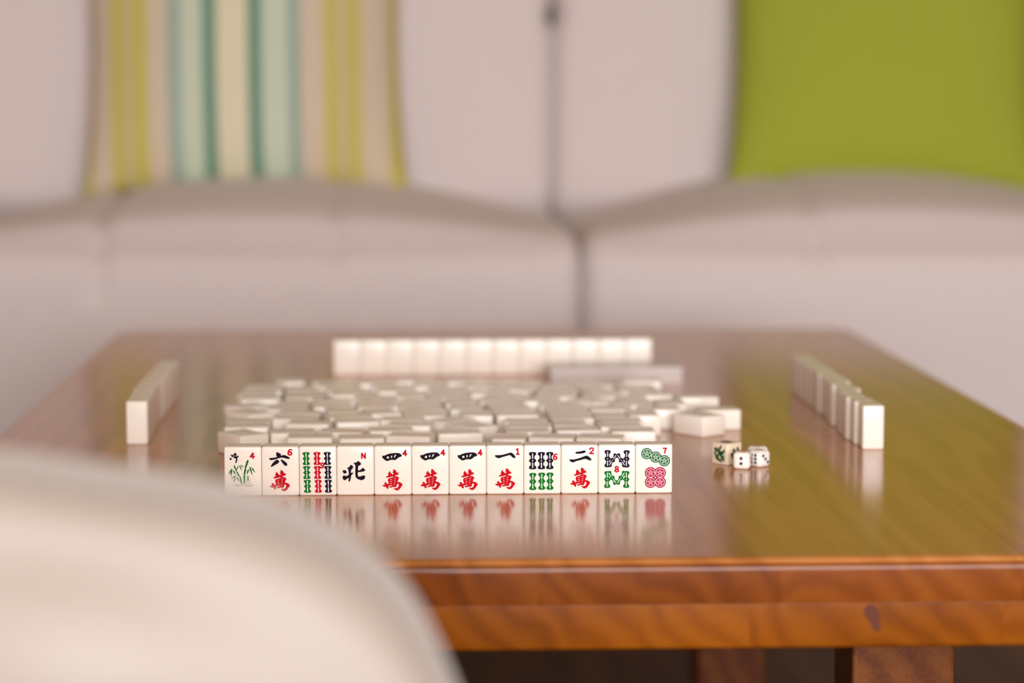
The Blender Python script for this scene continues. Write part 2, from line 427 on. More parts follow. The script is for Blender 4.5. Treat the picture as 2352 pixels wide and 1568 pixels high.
for i in range(9):
    a = math.pi / 2 * i / 8; lay.append((RR * (1 - math.sin(a)), -T2 + RR * (1 - math.cos(a))))
lay += [(0, 0.0)] + [(d, -y) for d, y in reversed(lay)]
for k in range(5, 0, -1):                        # soft domed face towards the camera
    s_ = k / 5.0
for inset, y in lay:
    ring = []
    for p, nn in zip(outl, nrm):
        q = p - nn * inset
        b_ = 0.004 * noise.noise(Vector((q.x * 14, y * 14, q.y * 14)))
        ring.append(bm.verts.new((q.x + nn.x * b_, YC + y, q.y + nn.y * b_)))
    rings.append(ring)
for r0, r1 in zip(rings, rings[1:]):
    for i in range(len(r0)):
        j = (i + 1) % len(r0); bm.faces.new((r0[i], r0[j], r1[j], r1[i]))
def cap(ring, sgn):
    prev = ring; base = [v.co.copy() for v in ring]; cc = Vector((cen.x, 0, cen.y))
    for k in range(1, 13):
        s_ = 1 - k / 13; cur = []
        for co in base:
            q = Vector((cc.x + (co.x - cc.x) * s_, co.y, cc.z + (co.z - cc.z) * s_))
            fold = 0.010 * math.sin((q.z * 30 + q.x * 9)) * math.sin(math.pi * s_) + 0.008 * noise.noise(q * 11)
            q.y += sgn * (0.020 * (1 - s_ ** 2) + fold)
            cur.append(bm.verts.new(q))
        for i in range(len(prev)):
            j = (i + 1) % len(prev); bm.faces.new((prev[i], prev[j], cur[j], cur[i]))
        prev = cur
    bm.faces.new(prev)
cap(rings[0], -1); cap(rings[-1], 1)
o = link('backrest', bm_mesh(bm), CHAIR, chair); o.location = -CL
x_l, x_r = 2 * cxh - x_end, x_end
o = link('seat_cushion', bm_mesh(box_bm(x_l + 0.02, x_r - 0.03, YC + 0.06, 1.375, 0.17, 0.33, 0.05, 5)), CHAIR, chair); o.location = -CL
o = link('base', bm_mesh(box_bm(x_l + 0.04, x_r - 0.05, YC - 0.04, 1.35, 0.06, 0.18, 0.02, 3)), CHAIR, chair); o.location = -CL
for sx in (x_l + 0.07, x_r - 0.12):
    for sy in (YC - 0.01, 1.28):
        o = box('leg', sx, sx + 0.04, sy, sy + 0.04, 0, 0.07, LEG, chair, bev=0.003); o.location = -CL

# ------------------------------------------------------------------ mahjong tiles
E = [515, 601, 687.5, 772.5, 858, 943.7, 1029.5, 1115, 1201, 1286.7, 1372.8, 1458.6, 1544.4]
BASE = [1139.2, 1138.7, 1137.8, 1137.2, 1137, 1136.6, 1136.3, 1135.6, 1134.8, 1134.2, 1133.4, 1132.6]
pL = on_z(E[0], 1139.4); pR = on_z(E[12], 1132.4)
row_dir = (pR - pL).normalized(); PITCH = (pR - pL).length / 12
TW, TH, TD_ = PITCH - 0.00016, 0.0345, 0.0168
PX = 85.78 / PITCH                                 # pixels per metre on the front row
def rbox(w_, d_, h_, r, seg=4):
    b = box_bm(-w_ / 2, w_ / 2, -d_ / 2, d_ / 2, 0, h_, r, seg)
    return bm_mesh(b)
tile_me = rbox(TW, TD_, TH, 0.0015); tile_me.name = 'standing_tile'
tile_me.materials.append(IVORY)
for p in tile_me.polygons: p.use_smooth = True
flat_me = rbox(TW, TH, TD_, 0.0015, 3); flat_me.materials.append(IVORY)
for p in flat_me.polygons: p.use_smooth = True

def shape_mesh(groups, ext=0.00003, bev=0.00006):
    """groups: list of [outline, hole, hole ...] in metres (x, z); returns a thin solid mesh facing -Y"""
    bm = bmesh.new(); bm_n = []
    for g in groups:
        cu = bpy.data.curves.new('c', 'CURVE'); cu.dimensions = '2D'; cu.fill_mode = 'BOTH'
        cu.extrude = ext; cu.bevel_depth = bev; cu.bevel_resolution = 1
        for poly in g:
            sp = cu.splines.new('POLY'); sp.points.add(len(poly) - 1); sp.use_cyclic_u = True
            for k, (x, y) in enumerate(poly): sp.points[k].co = (x, y, 0, 1)
        ob = bpy.data.objects.new('c', cu)
        me = bpy.data.meshes.new_from_object(ob)
        me.transform(Matrix.Translation((0, 0, 4e-6 * len(bm_n)))); bm_n.append(1)
        bm.from_mesh(me); bpy.data.meshes.remove(me); bpy.data.objects.remove(ob); bpy.data.curves.remove(cu)
    for v in bm.verts: v.co = Vector((v.co.x, -v.co.z, v.co.y))
    me = bpy.data.meshes.new('mark'); bm.to_mesh(me); bm.free(); return me
def chaikin(poly, n=2):
    for _ in range(n):
        out = []
        for i in range(len(poly)):
            a, b = poly[i], poly[(i + 1) % len(poly)]
            out += [(a[0] * .75 + b[0] * .25, a[1] * .75 + b[1] * .25), (a[0] * .25 + b[0] * .75, a[1] * .25 + b[1] * .75)]
        poly = out
    return poly
def stroke(pts, ws, closed=False, n=6):
    """ribbon outline round a polyline; ws = width or list of widths"""
    P = [Vector(p) for p in pts]
    if not isinstance(ws, (list, tuple)): ws = [ws] * len(P)
    Q, Wd = [], []
    for i in range(len(P) - 1):
        p0 = P[i - 1] if i else P[0]; p3 = P[i + 2] if i + 2 < len(P) else P[-1]
        for k in range(n):
            t = k / n
            Q.append(0.5 * ((2 * P[i]) + (P[i + 1] - p0) * t + (2 * p0 - 5 * P[i] + 4 * P[i + 1] - p3) * t * t + (3 * P[i] - p0 - 3 * P[i + 1] + p3) * t ** 3) if len(P) > 2 else P[i].lerp(P[i + 1], t))
            Wd.append(ws[i] + (ws[i + 1] - ws[i]) * t)
    Q.append(P[-1]); Wd.append(ws[-1])
    L_, R_ = [], []
    for i, q in enumerate(Q):
        t = (Q[min(i + 1, len(Q) - 1)] - Q[max(i - 1, 0)]).normalized(); nn = Vector((-t.y, t.x)) * Wd[i] / 2
        L_.append(tuple(q + nn)); R_.append(tuple(q - nn))
    t0 = (Q[0] - Q[1]).normalized(); t1 = (Q[-1] - Q[-2]).normalized()
    c0 = [tuple(Q[0] + (Matrix.Rotation(a, 2) @ t0) * Wd[0] / 2) for a in (R(-60), R(-25), R(25), R(60))]
    c1_ = [tuple(Q[-1] + (Matrix.Rotation(a, 2) @ t1) * Wd[-1] / 2) for a in (R(-60), R(-25), R(25), R(60))]
    return L_ + list(reversed(c1_))[::-1][::-1] + R_[::-1] + c0[::-1][::-1] if False else R_ + c1_ + L_[::-1] + c0
def circle(cx, cy, r, n=28):
    return [(cx + r * math.cos(2 * math.pi * i / n), cy + r * math.sin(2 * math.pi * i / n)) for i in range(n)]
def arc_band(cx, cy, r0, r1, a0, a1, n=8):
    return [(cx + r1 * math.cos(R(a0 + (a1 - a0) * i / n)), cy + r1 * math.sin(R(a0 + (a1 - a0) * i / n))) for i in range(n + 1)] + \
           [(cx + r0 * math.cos(R(a1 + (a0 - a1) * i / n)), cy + r0 * math.sin(R(a1 + (a0 - a1) * i / n))) for i in range(n + 1)]

front = []                                         # the twelve standing tiles with engraved faces
rot_row = math.atan2(row_dir.y, row_dir.x)
FR = [('ivory tile with thin green bamboo stalks and red 4, leftmost of the front row', 0),
      ('ivory tile with black character for six over red character, red 6', 0),
      ('ivory tile with nine bamboo sticks in green, red and black columns, red 9', 0),
      ('ivory tile with one black north character and a red N', 0),
      ('leftmost of the three ivory tiles with black four character and red 4', 0),
      ('middle one of the three ivory tiles with black four character and red 4', 0),
      ('rightmost of the three ivory tiles with black four character and red 4', 0),
      ('ivory tile with a single black stroke over a red character, red 1', 0),
      ('ivory tile with three black bamboo sticks above three green ones, red 6', 0),
      ('ivory tile with two black strokes over a red character, red 2', 0),
      ('ivory tile with black W and green M of bamboo sticks, red 8', 0),
      ('ivory tile with three green and four crimson circles, red 7, rightmost in front row', 0)]
for i in range(12):
    f = pL + row_dir * PITCH * (i + 0.5)
    o = link('mahjong_tile', tile_me, None, smooth=False)
    n_ = Vector((-row_dir.y, row_dir.x, 0))
    o.location = (f.x + n_.x * TD_ / 2, f.y + n_.y * TD_ / 2, TOP); o.rotation_euler = (0, 0, rot_row)
    tag(o, FR[i][0], 'mahjong tile', 'engraved tiles standing in the front row'); front.append(o)
def conv(i, org, sc_, shift=(0, 0)):
    cx = (E[i] + E[i + 1]) / 2
    def f(p): return ((org[0] + p[0] / sc_ + shift[0] - cx) / PX, (BASE[i] - (org[1] + p[1] / sc_ + shift[1])) / PX)
    return f
LAYER = [0]
def put(i, name, groups, m, layer=0, label=None, parent=None, org=(0, 0), sc_=1.0, shift=(0, 0), ch=0):
    f = conv(i, org, sc_, shift); LAYER[0] += 1; lz = (LAYER[0] % 9) * 6e-6
    if name == 'character' and not ch: ch = 1
    G = [[[f(p) for p in (chaikin(poly, ch) if ch else poly)] for poly in g] for g in groups]
    me = shape_mesh(G, bev=0.00002 if name == 'inlay' else 0.00005); o = link(name, me, m, parent or front[i], smooth=False)
    if parent is None: o.location = (0, -TD_ / 2 - 0.00001 - lz, 0)
    else: o.location = (0, -0.00008, 0)
    if label: o['label'] = label
    return o
# numerals drawn in a unit box (0..1, 0 top .. 1 bottom)
NUM = {'4': [[(0.72, 0.0), (0.02, 0.70), (1.0, 0.70)], [(0.72, 0.02), (0.72, 1.0)]],
       '1': [[(0.12, 0.22), (0.55, 0.02), (0.55, 0.98)], [(0.08, 1.0), (1.0, 1.0)]],
       '2': [[(0.02, 0.26), (0.22, 0.02), (0.75, 0.0), (0.98, 0.28), (0.6, 0.62), (0.08, 0.98)], [(0.05, 1.0), (1.0, 1.0)]],
       '7': [[(0.0, 0.02), (1.0, 0.02)], [(0.95, 0.04), (0.62, 0.5), (0.42, 1.0)]],
       'N': [[(0.05, 1.0), (0.05, 0.0)], [(0.05, 0.02), (0.95, 0.98)], [(0.95, 1.0), (0.95, 0.0)]]}
def numeral(i, ch, x0, x1, y0, y1, wd=3.1):
    h = wd / 2; X = lambda u: x0 + h + u * (x1 - x0 - wd); Y = lambda v: y0 + h + v * (y1 - y0 - wd)
    gs = []
    if ch in NUM:
        for s in NUM[ch]:
            if len(s) == 3 and ch in '41' :
                gs += [[stroke([(X(a), Y(b)) for a, b in s[:2]], wd, n=2)], [stroke([(X(a), Y(b)) for a, b in s[1:]], wd, n=2)]]
            else: gs.append([stroke([(X(a), Y(b)) for a, b in s], wd, n=5)])
    else:
        cx = (x0 + x1) / 2; rx = (x1 - x0) / 2; H_ = y1 - y0
        ell = lambda cy, rx_, ry_, n=24: [(cx + rx_ * math.cos(2 * math.pi * k / n), cy + ry_ * math.sin(2 * math.pi * k / n)) for k in range(n)]
        if ch == '8':
            gs = [[ell(y0 + H_ * .26, rx * .86, H_ * .27), ell(y0 + H_ * .26, rx * .3, H_ * .09)], [ell(y0 + H_ * .71, rx, H_ * .30), ell(y0 + H_ * .71, rx * .36, H_ * .10)]]
        if ch == '6':
            gs = [[ell(y0 + H_ * .67, rx, H_ * .33), ell(y0 + H_ * .67, rx * .38, H_ * .13)],
                  [stroke([(cx + rx * .75, y0 + H_ * .16), (cx + rx * .05, y0 + H_ * .10), (cx - rx * .55, y0 + H_ * .32), (cx - rx * .70, y0 + H_ * .62)], wd * .95)]]
        if ch == '9':
            gs = [[ell(y0 + H_ * .33, rx, H_ * .33), ell(y0 + H_ * .33, rx * .38, H_ * .13)],
                  [stroke([(cx + rx * .70, y0 + H_ * .38), (cx + rx * .55, y0 + H_ * .68), (cx - rx * .05, y0 + H_ * .90), (cx - rx * .75, y0 + H_ * .86)], wd * .9)]]
    put(i, 'numeral', gs, RED, label='red numeral' if ch != 'N' else 'red letter N')
for a in ((0, '4', 574, 586, 1038, 1053.2), (1, '6', 660.8, 672, 1030.2, 1045.6), (2, '9', 736, 744.8, 1061, 1074.6), (3, 'N', 828, 839.6, 1038.4, 1052.8),
          (4, '4', 922.4, 934, 1032, 1047), (5, '4', 1009.6, 1021.2, 1031, 1046), (6, '4', 1094.8, 1106.4, 1031.2, 1046.4), (7, '1', 1182, 1191.6, 1027.6, 1044),
          (8, '6', 1268, 1278.4, 1040.6, 1055.6), (9, '2', 1351, 1363, 1026.4, 1042), (10, '8', 1410, 1421, 1069, 1084), (11, '7', 1521, 1531.4, 1026, 1040.4)):
    numeral(*a)
# the red "ten thousand" character
WAN = [(360, 590), (395, 560), (480, 532), (494, 500), (480, 440), (490, 370), (520, 320), (568, 266), (590, 310), (605, 362), (640, 385), (672, 395), (682, 440), (715, 466), (752, 446), (784, 418),
       (724, 350), (757, 300), (755, 210), (785, 168), (860, 205), (920, 260), (945, 342), (1030, 365), (1066, 420), (1045, 462), (950, 485), (872, 515), (864, 572), (930, 562), (1010, 583),
       (1070, 640), (1082, 680), (1030, 750), (1000, 830), (995, 882), (1080, 882), (1170, 920), (1240, 980), (1280, 1045), (1220, 1110), (1150, 1230), (1060, 1320), (970, 1358), (890, 1335),
       (800, 1262), (773, 1203), (860, 1232), (960, 1226), (1030, 1162), (1065, 1080), (1060, 1000), (1020, 968), (975, 975), (960, 1050), (920, 1140), (870, 1182), (790, 1145), (740, 1150),
       (690, 1175), (600, 1192), (560, 1172), (533, 1130), (600, 1115), (700, 1085), (700, 1040), (600, 1062), (484, 1100), (504, 1210), (452, 1267), (400, 1230), (360, 1140), (280, 1146), (200, 1110), (155, 1070),
       (180, 1048), (285, 1040), (290, 1000), (260, 925), (310, 888), (380, 918), (440, 1005), (520, 985), (510, 940), (470, 830), (468, 740), (496, 686), (560, 672), (660, 640), (765, 604), (776, 558), (690, 572), (600, 602), (430, 634), (375, 620)]
def slot(x0, y0, x1, y1, t=34):
    a, b = Vector((x0, y0)), Vector((x1, y1)); return stroke([tuple(a), tuple(b)], t, n=2)
HOL = [slot(602, 750, 664, 730), slot(604, 858, 672, 840), slot(616, 956, 676, 940), slot(810, 686, 886, 662), slot(814, 806, 874, 784), slot(808, 912, 866, 892), slot(800, 1022, 830, 1010)]
WO = {1: (-256.4 - 0.6, 1.7), 4: (0, 0), 5: (87.2, -0.8), 6: (172.4, -0.3), 7: (258.4, -2.2), 9: (431.4, -4.4)}
for i, sh in WO.items():
    put(i, 'character', [[WAN] + HOL], RED, label='red character', org=(870, 1070), sc_=24.12, shift=sh)
SI = [[(976, 405), (985, 378), (1020, 385), (1080, 352), (1180, 333), (1290, 328), (1330, 348), (1360, 380), (1345, 400), (1300, 412), (1240, 462), (1210, 467), (1150, 457), (1080, 488), (1040, 472), (990, 430)],
      [(1057, 410), (1100, 385), (1118, 430), (1075, 445)], [(1142, 385), (1175, 375), (1168, 425), (1148, 430)], [(1218, 365), (1250, 355), (1238, 390), (1210, 425), (1198, 420)]]
for i, sh in ((4, (0, 0)), (5, (87.1, -1.2)), (6, (172.7, -1.0))):
    put(i, 'character', [SI], BLACK, label='black character', org=(760, 1000), sc_=8.4, shift=sh)
put(1, 'character', [[[(1135, 322), (1150, 313), (1220, 345), (1230, 365), (1210, 396), (1140, 406)]],
                     [[(996, 442), (1015, 428), (1100, 423), (1200, 393), (1280, 368), (1340, 388), (1397, 425), (1385, 447), (1340, 442), (1240, 412), (1150, 442), (1060, 467), (1015, 464)]],
                     [[(1023, 597), (1070, 520), (1130, 463), (1165, 462), (1192, 490), (1180, 525), (1100, 567), (1040, 600)]],
                     [[(1218, 462), (1235, 455), (1300, 493), (1347, 540), (1342, 577), (1315, 582), (1280, 562), (1240, 502)]]], BLACK, label='black character', org=(500, 1000), sc_=8.4)
put(7, 'character', [[[(958, 380), (975, 373), (1080, 374), (1180, 348), (1265, 323), (1292, 328), (1358, 395), (1357, 427), (1330, 434), (1290, 407), (1255, 367), (1190, 387), (1110, 407), (1045, 434), (985, 417)]]],
    BLACK, label='black character', org=(1020, 1000), sc_=8.4)
put(9, 'character', [[[(328, 322), (350, 305), (430, 298), (510, 275), (537, 295), (520, 327), (430, 342), (350, 342)]],
                     [[(218, 462), (235, 448), (300, 458), (420, 428), (540, 378), (582, 388), (648, 450), (637, 477), (600, 472), (530, 437), (430, 467), (350, 484), (290, 514), (240, 492)]]],
    BLACK, label='black character', org=(1280, 1000), sc_=8.4)
put(3, 'character', [[[(103, 885), (125, 848), (210, 846), (250, 880), (270, 940), (235, 972), (160, 980), (125, 945)]],
                     [[(293, 765), (310, 733), (360, 733), (395, 680), (420, 628), (500, 668), (527, 720), (505, 772), (432, 842), (430, 960), (470, 960), (520, 938), (528, 965), (432, 1070), (427, 1160), (402, 1270), (365, 1312), (333, 1297),
                       (340, 1240), (355, 1165), (335, 1155), (272, 1192), (215, 1243), (160, 1249), (113, 1200), (98, 1130), (130, 1068), (155, 1053), (210, 1084), (270, 1084), (350, 1038), (353, 960), (338, 850), (318, 800)]],
                     [[(543, 565), (560, 548), (640, 548), (715, 478), (780, 513), (832, 570), (837, 610), (800, 647), (732, 672), (717, 730), (717, 870), (780, 858), (850, 818), (885, 753), (950, 783), (1003, 840), (987, 882), (900, 908),
                       (740, 928), (702, 937), (702, 1020), (722, 1110), (800, 1108), (940, 1058), (992, 1078), (998, 1140), (962, 1212), (880, 1253), (800, 1243), (700, 1203), (638, 1152), (613, 1080), (608, 900), (618, 700), (608, 630), (568, 600)]]],
    BLACK, label='black north character', org=(780, 1030), sc_=17.43)
# bamboo picture on the first tile
O1 = dict(org=(520, 1030), sc_=16.507)
put(0, 'character', [[[(180, 203), (200, 205), (242, 255), (325, 162), (355, 148), (400, 188), (407, 232), (378, 262), (362, 284), (430, 287), (438, 248), (470, 262), (488, 300), (440, 322), (427, 330), (427, 430), (410, 490), (365, 547), (343, 535),
                       (373, 470), (380, 400), (373, 345), (300, 350), (276, 325), (325, 272), (348, 236), (338, 214), (270, 300), (240, 310), (192, 250)]],
                     [[(138, 330), (157, 328), (175, 355), (205, 345), (217, 360), (197, 422), (175, 432), (153, 400)]]], BLACK, label='small black character', **O1)
for pts_, ws in (([(820, 462), (740, 690)], (72, 58)), ([(722, 712), (750, 732)], 24), ([(728, 772), (690, 955)], (60, 56)), ([(668, 994), (710, 1000)], 20), ([(685, 1040), (680, 1285)], (62, 58)),
                 ([(312, 645), (380, 808)], (44, 46)), ([(380, 838), (402, 836)], 20), ([(408, 878), (486, 1032)], (40, 48)), ([(530, 1088), (574, 1305)], (58, 56))):
    put(0, 'bamboo_stalk', [[stroke(pts_, ws, n=3)]], GREEN, **O1)
for a, b, wd in (((472, 655), (390, 800), 34), ((222, 765), (104, 962), 60), ((215, 790), (185, 1052), 52), ((278, 818), (348, 968), 50), ((368, 1020), (190, 1135), 44), ((350, 1100), (275, 1278), 44), ((402, 1080), (488, 1242), 44),
                 ((515, 628), (582, 818), 38), ((565, 620), (658, 698), 34), ((848, 788), (780, 972), 54), ((896, 695), (982, 988), 56), ((970, 715), (1090, 902), 44), ((848, 1030), (768, 1275), 28), ((786, 1034), (892, 1275), 28)):
    m_ = ((a[0] * .6 + b[0] * .4), (a[1] * .6 + b[1] * .4))
    put(0, 'bamboo_leaf', [[stroke([a, m_, b], (wd * .45, wd, wd * .15), n=4)]], GREEN, **O1)
put(0, 'ground_line', [[stroke(s, 20)] for s in ([(290, 1375), (370, 1345), (450, 1385), (590, 1395)], [(590, 1345), (750, 1345), (910, 1310)], [(680, 1412), (850, 1412), (1010, 1388)], [(400, 1430), (480, 1402)])], GREYG, **O1)
# bamboo sticks
STK = [(-24, 0), (-54, 5), (-70, 24), (-66, 52), (-38, 76), (-35, 92), (-35, 126), (-52, 144), (-68, 160), (-68, 176), (-52, 192), (-35, 210), (-35, 244), (-38, 260), (-66, 284), (-70, 312), (-54, 330), (-24, 335)]
def stick(i, p0, p1, wd, m, inm, org, sc_, slim=1.0):
    a, b = Vector(p0), Vector(p1); ax = (b - a); Ln = ax.length; ax.normalize(); nx_ = Vector((-ax.y, ax.x))
    def T(x, y): q = a + ax * (y / 335 * Ln) + nx_ * (x / 130 * wd); return (q.x, q.y)
    half = [(x if abs(x) > 50 or y in (0, 335) else x * slim, y) for x, y in STK]
    outline = [T(x, y) for x, y in half] + [T(-x, y) for x, y in reversed(half)]
    s_ = put(i, 'bamboo_stick', [[chaikin(outline, 1)]], m, org=org, sc_=sc_)
    lw = wd * 0.17
    put(i, 'inlay', [[stroke([T(0, 36), T(0, 122)], lw, n=2)], [stroke([T(0, 212), T(0, 300)], lw, n=2)], [[(T(0, 168)[0] + lw * .6 * math.cos(k), T(0, 168)[1] + lw * .6 * math.sin(k)) for k in [j * math.pi / 5 for j in range(10)]]]],
        inm, parent=s_, org=org, sc_=sc_)
for cx, y in ((1690, 310), (1860, 310), (2022, 310)): stick(8, (cx, y), (cx + 2, y + 335), 132, BLACK, IN_B, (1020, 1000), 8.4)
for cx, y in ((1695, 718), (1868, 713), (2027, 713)): stick(8, (cx, y), (cx, y + 332), 126, GREEN, IN_G, (1020, 1000), 8.4)
for col, (m_, im) in zip(((1707, 1715, 1727), (1915, 1923, 1935), (2113, 2122, 2128)), ((GREEN, IN_G), (RED, IN_R), (BLACK, IN_B))):
    for cx, y in zip(col, (311, 582, 850)): stick(2, (cx, y), (cx + 4, y + 248), 128, m_, im, (500, 1000), 8.4, slim=1.15)
O11 = ((1380, 1025), 15.68)
for a, b, m_, im in (((550, 262), (262, 690), BLACK, IN_B), ((560, 262), (868, 700), BLACK, IN_B), ((222, 108), (220, 735), BLACK, IN_B), ((912, 118), (905, 745), BLACK, IN_B),
                     ((240, 900), (548, 1345), GREEN, IN_G), ((862, 900), (556, 1345), GREEN, IN_G), ((218, 878), (212, 1488), GREEN, IN_G), ((905, 878), (900, 1488), GREEN, IN_G)):
    stick(10, a, b, 205 if a[0] in (222, 912, 218, 905) else 180, m_, im, *O11)
# circles on the last tile
O12 = ((1465, 1010), 13.06)
def coin(cx, cy, r, m_, im):
    s_ = put(11, 'circle_mark', [[circle(cx, cy, r, 36)]], m_, org=O12[0], sc_=O12[1])
    gs = [[circle(cx, cy, r * .82, 36), circle(cx, cy, r * .70, 36)], [circle(cx, cy, r * .28, 20), circle(cx, cy, r * .14, 16)]]
    for k in range(5): gs.append([arc_band(cx, cy, r * .40, r * .53, -90 + 72 * k - 21, -90 + 72 * k + 21, 5)])
    put(11, 'inlay', gs, im, parent=s_, org=O12[0], sc_=O12[1])
for c in ((257, 390), (525, 497), (787, 610)): coin(c[0], c[1], 168, DGREEN, IN_G)
for c in ((375, 973), (662, 973), (375, 1258), (662, 1258)): coin(c[0], c[1], 172, CRIMSON, IN_R)
for pl, m_ in (([(383, 330), (420, 330), (450, 420), (395, 560), (350, 540), (340, 470)], DGREEN), ([(655, 440), (700, 445), (715, 520), (650, 670), (610, 640), (600, 560)], DGREEN)):
    put(11, 'circle_mark', [[pl]], m_, org=O12[0], sc_=O12[1])
put(11, 'circle_mark', [[[(518, 870), (575, 930), (740, 1115), (575, 1300), (518, 1365), (460, 1300), (295, 1115), (460, 930)], [(518, 1078), (484, 1115), (518, 1152), (552, 1115)]]], CRIMSON, org=O12[0], sc_=O12[1])

def stand(x, y, rz, label, group):
    o = bpy.data.objects.new('mahjong_tile', tile_me); C.objects.link(o); o.location = (x, y, TOP); o.rotation_euler = (0, 0, rz)
    return tag(o, label, 'mahjong tile', group)
ORD = ['first', 'second', 'third', 'fourth', 'fifth', 'sixth', 'seventh', 'eighth', 'ninth', 'tenth', 'eleventh', 'twelfth', 'thirteenth', 'fourteenth']
rj = random.Random(11)
# back row, faces away
a, b = on_z(766, 862.5), on_z(1497, 858.5)
n_ = max(1, round((b - a).length / (TW + 0.0001))); dv = (b - a) / n_
print('back row', n_, (b - a).length / n_, TW)
nn = Vector((-dv.y, dv.x, 0)).normalized()
for i in range(12):
    p = a + (b - a).normalized() * max(TW + 0.0001, (b - a).length / 12) * (i + 0.5) + nn * (TD_ / 2 + rj.uniform(-0.0004, 0.0004))
    stand(p.x, p.y, math.atan2(dv.y, dv.x), ORD[i] + ' blank ivory tile from the left in the upright back row', 'blank tiles standing in the back row')
# left and right rows, running away from the camera
def side_row(px, py, n, offs, side, axis=R(90), drift=0.0):
    f = on_z(px, py)
    for i in range(n):
        y = f.y + (TW + 0.00015) * (i + 0.5); x = f.x + offs[i] / 1000 + drift * i
        pos = 'nearest' if i == 0 else ('farthest' if i == n - 1 else ORD[i] + ' nearest')
        stand(x, y, axis + (rj.uniform(-0.02, 0.02)), f'{pos} blank ivory tile in the upright row on the {side} of the table', f'blank tiles standing in the {side} row')
side_row(315, 1021, 11, [0.2, -0.6, -1.6, -2.6, -3.0, -3.2, -2.8, -2.6, -2.2, -1.8, -1.6], 'left')
side_row(2006, 1032, 14, [0, -1.8, -3.4, -2.6, 0.8, -1.4, 1.6, 1.9, 0.6, 1.4, 1.0, 0.7, 0.4, 0.2], 'right')

# ------------------------------------------------------------------ loose pile, face down
pile = []                                           # (x, y, angle)
def corners(x, y, a, g=0.0):
    c, s = math.cos(a), math.sin(a); hw, hh = TW / 2 + g, TH / 2 + g
    return [(x + c * u - s * v, y + s * u + c * v) for u, v in ((-hw, -hh), (hw, -hh), (hw, hh), (-hw, hh))]
def overlap(A, B):
    for P_ in (A, B):
        for i in range(2):
            ex, ey = P_[i + 1][0] - P_[i][0], P_[i + 1][1] - P_[i][1]
            pa = [ex * q[0] + ey * q[1] for q in A]; pb = [ex * q[0] + ey * q[1] for q in B]
            if max(pa) <= min(pb) or max(pb) <= min(pa): return False
    return True
def free(x, y, a, g=0.0003):
    A = corners(x, y, a, g)
    for (bx, by, ba) in pile:
        if (bx - x) ** 2 + (by - y) ** 2 < 0.0026 and overlap(A, corners(bx, by, ba, g)): return False
    return True
def lay(x, y, a, label, shift=True):
    """a tile flat on its face; nudged clear of those already down"""
    for t in range(60):
        if not shift or free(x, y, a): break
        x += rj.uniform(-1, 1) * 0.0006 * (1 + t / 6); y += abs(rj.uniform(0, 1)) * 0.0007 * (1 + t / 8)
    else: return False
    pile.append((x, y, a))
    o = bpy.data.objects.new('mahjong_tile', flat_me); C.objects.link(o); o.location = (x, y, TOP); o.rotation_euler = (0, 0, a)
    o['label'] = label; o['category'] = 'mahjong tile'; o['group'] = 'blank tiles lying face down in the loose pile'
    return o
# near corner pixel, rotation of the long side, half offsets: place by nearest corner
def by_corner(px, py, ang, label):
    """ang = degrees the tile is turned; (px, py) = its lowest corner on the table"""
    q = on_z(px, py); a = R(ang); cs = corners(0, 0, a); low = min(cs, key=lambda c: c[1] - 0.0001 * c[0])
    return lay(q.x - low[0], q.y - low[1], a, label)
def by_front(px, py, ang, label):
    """(px, py) = middle of the front edge on the table; ang near 0 or 90"""
    q = on_z(px, py); a = R(ang); hd = (TH if abs(ang) < 45 else TW) / 2; s = a if abs(ang) < 45 else a - R(90) * (1 if ang > 0 else -1)
    return lay(q.x - math.sin(s) * hd, q.y + math.cos(s) * hd, a, label)
by_corner(1615, 1005, -39 + 90 - 12 + 0, 'face-down tile with a corner towards the dice, nearest of the four stray tiles')
by_front(1660, 991, 97, 'rightmost of the four stray face-down tiles right of the pile')
by_front(1545, 974, 2, 'leftmost of the four stray face-down tiles right of the pile')
by_front(1606, 957, 95, 'farthest of the four stray face-down tiles right of the pile')
by_corner(554, 1052, 36 + 0, 'face-down tile turned cornerwise behind the bamboo-stalk tile, leftmost of the pile')
by_front(652, 1056, 93, 'face-down tile right behind the black six character tile')
by_front(738, 1054, 84, 'face-down tile right behind the nine-stick tile')
by_front(832, 1057, 92, 'face-down tile right behind the north tile')
by_front(935, 1052, 78, 'face-down tile right behind the leftmost four character tile')
by_front(1030, 1056, 96, 'face-down tile right behind the rightmost four character tile')
by_corner(1098, 1047, 38, 'face-down tile turned cornerwise behind the single-stroke tile')
by_front(1214, 1041, 90, 'face-down tile squarely behind the six-stick tile')
by_front(1330, 1037, 94, 'face-down tile behind the two-stroke tile')
by_front(1456, 1040, 90, 'face-down tile behind the bamboo W and M tile, at the front right of the pile')
by_front(1482, 1001, 3, 'face-down tile at the right edge of the pile, near the seven-circle tile')
by_front(566, 1030, 92, 'face-down tile at the left edge of the pile, second from the front')
by_corner(575, 1000, 40, 'face-down tile at the left edge of the pile, third from the front')
by_front(600, 962, 96, 'face-down tile at the left edge of the pile, fourth from the front')
by_front(668, 920, 4, 'face-down tile at the far left corner of the pile')
by_front(705, 1022, 82, 'face-down tile in the second line of the pile behind the nine-stick tile')
by_front(820, 1018, 98, 'face-down tile in the second line of the pile behind the north tile')
by_front(1190, 1000, 92, 'face-down tile in the second line of the pile behind the six-stick tile')
by_front(1410, 992, 86, 'face-down tile in the second line behind the bamboo W and M tile')
by_front(1475, 918, 88, 'face-down tile at the far right corner of the pile in front of the plastic lid')
hull = [(540, 1050), (560, 1005), (575, 965), (612, 925), (640, 920), (760, 913), (1040, 908), (1240, 921), (1400, 924), (1490, 918), (1515, 940), (1530, 968), (1480, 1010), (1475, 1050)]
hw_ = [on_z(*p) for p in hull]
